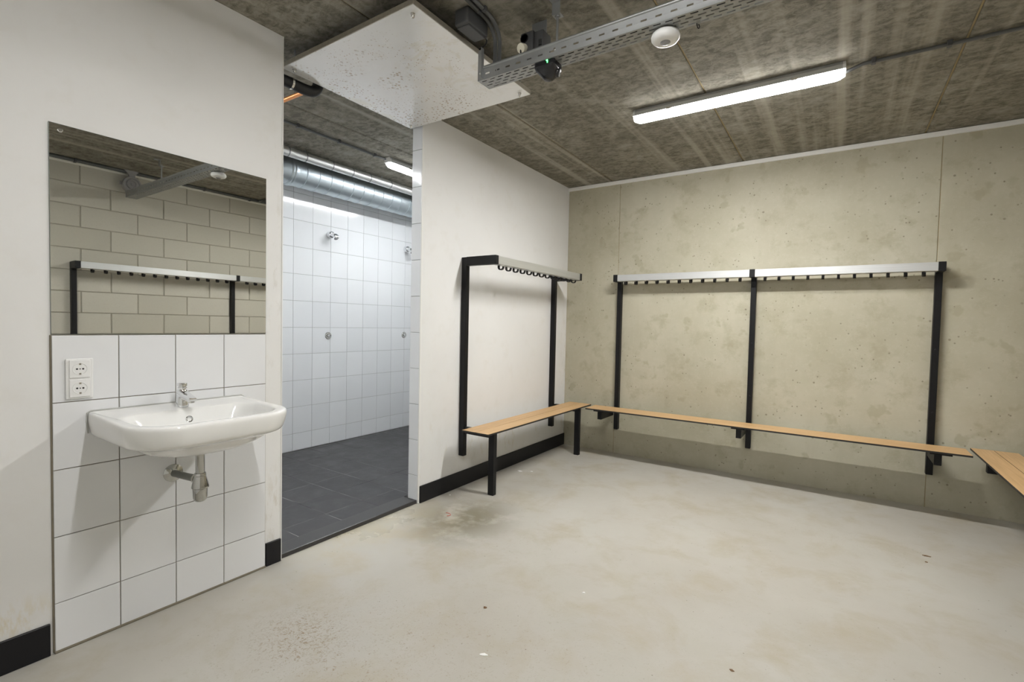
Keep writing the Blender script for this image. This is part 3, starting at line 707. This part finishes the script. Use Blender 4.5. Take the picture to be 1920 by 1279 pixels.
# grey junction box above the panel
jbx = thing('junction_box', 'dark grey rounded control box on the ceiling beside the panel', 'box', (-1.47, 1.83, H))
obj('housing', bx(BM(), -1.515, -1.435, 1.73, 1.885, 2.628, H - .001, .010, 3), 'grey', jbx, 50)
obj('lid', bx(BM(), -1.51, -1.44, 1.745, 1.87, 2.622, 2.630, .003), 'grey', jbx)
obj('cable_gland', lathe(BM(), (-1.470, 1.884, 2.655), (0, 1, 0), [(0, .010), (.012, .010), (.014, .007), (.022, .007), (.022, 0)], 12), 'grey', jbx)
obj('cable', tube(BM(), curve_pts([(-1.470, 1.90, 2.655), (-1.475, 1.925, 2.65), (-1.50, 1.94, 2.64), (-1.55, 1.95, 2.635)], 5), .004, 8), 'black', jbx)
# two conduits bending down from the ceiling into the tray
for dx, which in ((0, 'outer'), (-.026, 'inner')):
    b_ = thing('electrical_conduit', 'grey conduit bending from the ceiling into the cable tray, %s of two' % which, 'conduit', (-1.40 + dx, 1.5, H - .014), 'conduits bending into the tray')
    obj('pipe', tube(BM(), curve_pts([(-1.372 + dx, 0.9, H - .012), (-1.378 + dx, 1.5, H - .012), (-1.388 + dx, 1.80, H - .012), (-1.398 + dx, 1.885, H - .022), (-1.400 + dx, 1.925, H - .06), (-1.400 + dx, 1.930, H - .12), (-1.392 + dx, 1.915, 2.47), (-1.388 + dx, 1.912, 2.445)], 6), .0095, 10), 'greypipe', b_, 50)
    obj('clip', bx(BM(), -1.383 + dx - .011, -1.383 + dx + .011, 1.775, 1.792, H - .024, H - .0005, .002), 'grey', b_)

# cable tray with punched slots
TY_0, TY_1, TZ, TX0, TX1 = 1.868, 1.958, 2.430, -1.475, 1.06
ct = thing('cable_tray', 'galvanised perforated cable tray hanging below the ceiling', 'cable tray', (-.2, 1.91, TZ))
def strips(bm, mk, a0, a1, bands):
    """bands: (v0, v1, None | (phase, pitch, slot length)); mk(a, v) -> point"""
    for v0, v1, sl in bands:
        cuts = [a0]; solid = []
        if sl is None: solid = [(a0, a1)]
        else:
            ph, pt_, ln = sl; a = a0 + ph; last = a0
            while a + ln < a1 - .005:
                solid.append((last, a)); last = a + ln; a += pt_
            solid.append((last, a1))
        for s0, s1 in solid:
            bm.faces.new([bm.verts.new(mk(*q)) for q in ((s0, v0), (s1, v0), (s1, v1), (s0, v1))])
    return bm
bands = []; v = 0; Wd = TY_1 - TY_0
sl_rows = [(.009, .0155, .012), (.030, .0365, .035), (.051, .0575, .012), (.072, .0785, .035)]
for (s0, s1, ph) in sl_rows:
    bands.append((v, s0, None)); bands.append((s0, s1, (ph, .046, .029))); v = s1
bands.append((v, Wd, None))
bm = strips(BM(), lambda a, q: Vector((a, TY_0 + q, TZ)), TX0, TX1, bands)
bmesh.ops.remove_doubles(bm, verts=bm.verts[:], dist=1e-5)
o = obj('tray_bottom', bm, 'galv', ct); sm = o.modifiers.new('thick', 'SOLIDIFY'); sm.thickness = .0012; sm.offset = 0
for yy, s in ((TY_0, -1), (TY_1, 1)):
    bm = strips(BM(), lambda a, q: Vector((a, yy, TZ + q)), TX0, TX1, [(0, .022, None), (.022, .029, (.04, .058, .024)), (.029, .052, None)])
    bmesh.ops.remove_doubles(bm, verts=bm.verts[:], dist=1e-5)
    o = obj('tray_side', bm, 'galv', ct); sm = o.modifiers.new('thick', 'SOLIDIFY'); sm.thickness = .0012; sm.offset = 0
    obj('rolled_lip', tube(BM(), [(TX0 + .03, yy - s * .002, TZ + .057), (TX1, yy - s * .002, TZ + .057)], .0075, 12), 'galv', ct, 50)
obj('end_bracket', bx(BM(), TX0 - .003, TX0 + .030, TY_0 - .0035, TY_0 - .0008, TZ - .001, 2.572), 'galv', ct)
obj('end_bracket', bx(BM(), TX0 + .028, TX0 + .031, TY_0 - .0035, TY_0 - .022, TZ + .004, 2.572), 'galv', ct)
obj('end_plate', bx(BM(), TX0 - .004, TX0 - .0015, TY_0, TY_1, TZ, TZ + .052), 'galv', ct)
for x in (TX0 + .014, -1.06, -.42, .46):
    obj('bolt', lathe(BM(), (x, TY_0 - (.0035 if x < -1.4 else .0006), TZ + .030), (0, -1, 0), [(0, .006), (.003, .006), (.004, .003), (.004, 0)], 10), 'chrome', ct)
for x in (-1.092, .44):
    obj('hanging_rod', tube(BM(), [(x, 1.942, TZ + .001), (x, 1.942, 2.668)], .0055, 10), 'galv', ct)
    obj('ceiling_bracket', bx(BM(), x - .020, x + .020, 1.925, 1.928, 2.650, H - .0005), 'galv', ct)
    obj('ceiling_bracket', bx(BM(), x - .020, x + .020, 1.9282, 1.962, 2.650, 2.653), 'galv', ct)
    obj('ceiling_bracket', bx(BM(), x - .020, x + .020, 1.885, 1.9248, H - .004, H - .0005), 'galv', ct)
    obj('nut', lathe(BM(), (x, 1.942, 2.6495), (0, 0, -1), [(0, .011), (.007, .011), (.007, 0)], 6), 'galv', ct)
    if x > 0: obj('nut', lathe(BM(), (x, 1.942, TZ - .001), (0, 0, -1), [(0, .009), (.006, .009), (.006, 0)], 6), 'galv', ct)
obj('cable_tie', tube(BM(), curve_pts([(-.49, 1.950, TZ + .002), (-.488, 1.956, TZ - .012), (-.484, 1.960, TZ - .016), (-.482, 1.962, TZ - .008), (-.486, 1.962, TZ + .002)], 4), .0018, 6), 'black', ct)
# cables lying in the tray
tag(obj('cable', tube(BM(), curve_pts([(-1.38, 1.90, TZ + .012), (-1.0, 1.905, TZ + .010), (-.5, 1.90, TZ + .009), (.2, 1.91, TZ + .009), (.9, 1.905, TZ + .010)], 6), .006, 8), 'black', None, 50), 'black cable lying inside the perforated cable tray', 'cable')

# motion sensor under the tray
sn = thing('motion_sensor', 'round white motion sensor under the cable tray', 'sensor', (-.607, 1.948, TZ))
obj('housing', lathe(BM(), (-.607, 1.948, TZ - .001), (0, 0, -1), [(0, .046), (.004, .051), (.016, .055), (.024, .054), (.032, .048), (.036, .038), (.037, .022), (.037, 0)], 36), 'plastic', sn, 50)
obj('lens', lathe(BM(), (-.607, 1.948, TZ - .0375), (0, 0, -1), [(0, .020), (.002, .019), (.006, .013), (.008, .005), (.0083, 0)], 24), 'lens', sn, 50)
# black detector with green light
dv = thing('detector', 'glossy black angular detector with green light under the tray', 'detector', (-1.115, 1.91, TZ))
bm = BM(); rings = []
for z, x0_, x1_, y0_, y1_, r_ in ((TZ - .0008, -1.168, -1.068, 1.872, 1.952, .010), (TZ - .018, -1.168, -1.066, 1.868, 1.954, .014), (TZ - .030, -1.166, -1.068, 1.874, 1.954, .018), (TZ - .050, -1.150, -1.085, 1.892, 1.950, .022), (TZ - .060, -1.142, -1.098, 1.905, 1.944, .018), (TZ - .062, -1.132, -1.108, 1.914, 1.934, .009)):
    pts = []
    for cx_, cy_, a0 in ((x1_ - r_, y1_ - r_, 0), (x0_ + r_, y1_ - r_, 90), (x0_ + r_, y0_ + r_, 180), (x1_ - r_, y0_ + r_, 270)):
        for k in range(5):
            a = math.radians(a0 + 90 * k / 4); pts.append(Vector((cx_ + r_ * math.cos(a), cy_ + r_ * math.sin(a), z)))
    rings.append(pts)
loft(bm, rings); obj('housing', bm, 'gloss_black', dv, 40)
obj('swivel_ring', lathe(BM(), (-1.092, 1.928, TZ - .030), (.8, .35, -.25), [(0, .021), (.018, .021), (.024, .018), (.024, 0)], 22), 'gloss_black', dv, 40)
bm = BM(); bx(bm, -1.098, -1.094, 1.8655, 1.8682, TZ - .017, TZ - .004); bx(bm, -1.103, -1.098, 1.8655, 1.8682, TZ - .007, TZ - .004); obj('indicator_light', bm, 'led', dv, label='green glowing indicator')
# socket box with plug, fixed above the tray
sb = thing('socket_box', 'grey surface socket box with cream plug above the cable tray', 'socket', (-1.26, 1.98, 2.56))
obj('housing', bx(BM(), -1.285, -1.215, 1.935, 2.01, 2.515, 2.628, .007, 2), 'grey', sb, 40)
obj('back_plate', bx(BM(), -1.215, -1.168, 1.945, 2.02, 2.522, 2.622, .006, 2), 'grey', sb, 40)
obj('flap', bx(BM(), -1.187, -1.173, 1.938, 1.946, 2.55, 2.575), 'hole', sb)
obj('socket_ring', lathe(BM(), (-1.262, 1.936, 2.600), (0, -1, 0), [(0, .021), (.004, .021), (.004, .0175), (.001, .017), (.001, 0)], 24), 'gloss_black', sb, 40)
pl = obj('plug', lathe(BM(), (-1.262, 1.938, 2.556), (-.12, -1, -.42), [(0, .019), (.026, .0225), (.031, .021), (.031, 0)], 28), 'cream', sb, 40, label='round cream plug')
obj('cable', tube(BM(), curve_pts([(-1.268, 1.915, 2.540), (-1.262, 1.908, 2.515), (-1.248, 1.903, 2.49), (-1.22, 1.905, 2.47), (-1.16, 1.905, 2.452)], 6), .0035, 8), 'black', sb, 50)
obj('bracket', bx(BM(), -1.27, -1.19, 2.012, 2.016, 2.53, H - .0005), 'galv', sb)

# round speaker high on the block wall (seen in the mirror)
sp_ = thing('round_wall_speaker', 'round grey speaker high on the block wall, seen in the mirror', 'speaker', (WX, 1.925, 2.57))
obj('body', lathe(BM(), (WX - .007, 1.925, 2.568), (-1, 0, 0), [(0, .060), (.02, .074), (.075, .078), (.082, .074), (.082, .060), (.076, .056), (.076, .050), (.090, .046), (.092, .030), (.082, .026), (.082, .016), (.092, .012), (.093, 0)], 36), 'midgrey', sp_, 35)
obj('ear', bx(BM(), WX - .06, WX - .03, 1.835, 1.852, 2.555, 2.59, .003), 'midgrey', sp_)
obj('bracket', prism(BM(), [(1.862, H - .001), (1.985, H - .001), (1.955, 2.665), (1.948, 2.635), (1.905, 2.635), (1.898, 2.665)], 'x', WX - .075, WX - .055), 'midgrey', sp_)

# ================================================================== LITTER ON THE FLOOR
def chip(name, x, y, r_, hgt, mat, label, cat, asp=1.0, rot=0.0):
    bm = BM(); n = 9; rn = random.Random(int(1000 * abs(x + 7 * y)))
    R = [r_ * rn.uniform(.6, 1.15) for _ in range(n)]
    def P(k, s, z):
        a = 2 * math.pi * k / n; u, v = R[k] * math.cos(a) * s, R[k] * math.sin(a) * s * asp
        return Vector((x + u * math.cos(rot) - v * math.sin(rot), y + u * math.sin(rot) + v * math.cos(rot), z))
    loft(bm, [[P(k, 1, .0003) for k in range(n)], [P(k, .95, hgt * rn.uniform(.4, .9)) for k in range(n)], [P(k, .55, hgt * rn.uniform(.7, 1.2)) for k in range(n)]])
    tag(obj(name, bm, mat), label, cat)
M['chipwhite'] = plain('paint_flake_white', (.82, .82, .80), .6); M['leafbrown'] = plain('dry_leaf', (.16, .09, .04), .7); M['redwire'] = plain('red_plastic', (.55, .08, .05), .4)
chip('paint_flake', -2.234, 3.503, .022, .006, 'chipwhite', 'larger white paint flake on the floor under the bench', 'debris', .6)
chip('paint_flake', -2.15, 3.56, .011, .004, 'chipwhite', 'smaller white paint flake on the floor under the bench', 'debris', .7)
chip('paint_flake', -.956, 2.087, .007, .004, 'chipwhite', 'tiny white crumb in the middle of the floor', 'debris')
chip('paint_flake', -1.082, 1.466, .018, .003, 'chipwhite', 'white paint flake on the floor in the foreground', 'debris', .4, .6)
chip('paint_flake', -2.33, 2.70, .008, .003, 'chipwhite', 'tiny white flake by the skirting right of the doorway', 'debris')
chip('dry_leaf', .465, 3.587, .020, .004, 'leafbrown', 'dark brown leaf scrap on the floor at the right', 'debris', .35, .1)
chip('dry_leaf', .455, 3.49, .008, .004, 'leafbrown', 'small brown leaf crumb beside the leaf scrap at the right', 'debris', .5)
chip('dry_leaf', -.281, 1.932, .009, .004, 'leafbrown', 'dark crumb on the floor at the bottom of the picture', 'debris', .6)
chip('dry_leaf', -1.262, 1.716, .011, .004, 'leafbrown', 'brown crumb on the floor in the left foreground', 'debris', .7)
rw = obj('wire_scrap', tube(BM(), curve_pts([(-2.125, 2.425, .003), (-2.10, 2.43, .004), (-2.075, 2.415, .003), (-2.085, 2.39, .003)], 5), .0016, 6), 'redwire')
tag(rw, 'short red wire scrap on the floor near the doorway', 'debris')
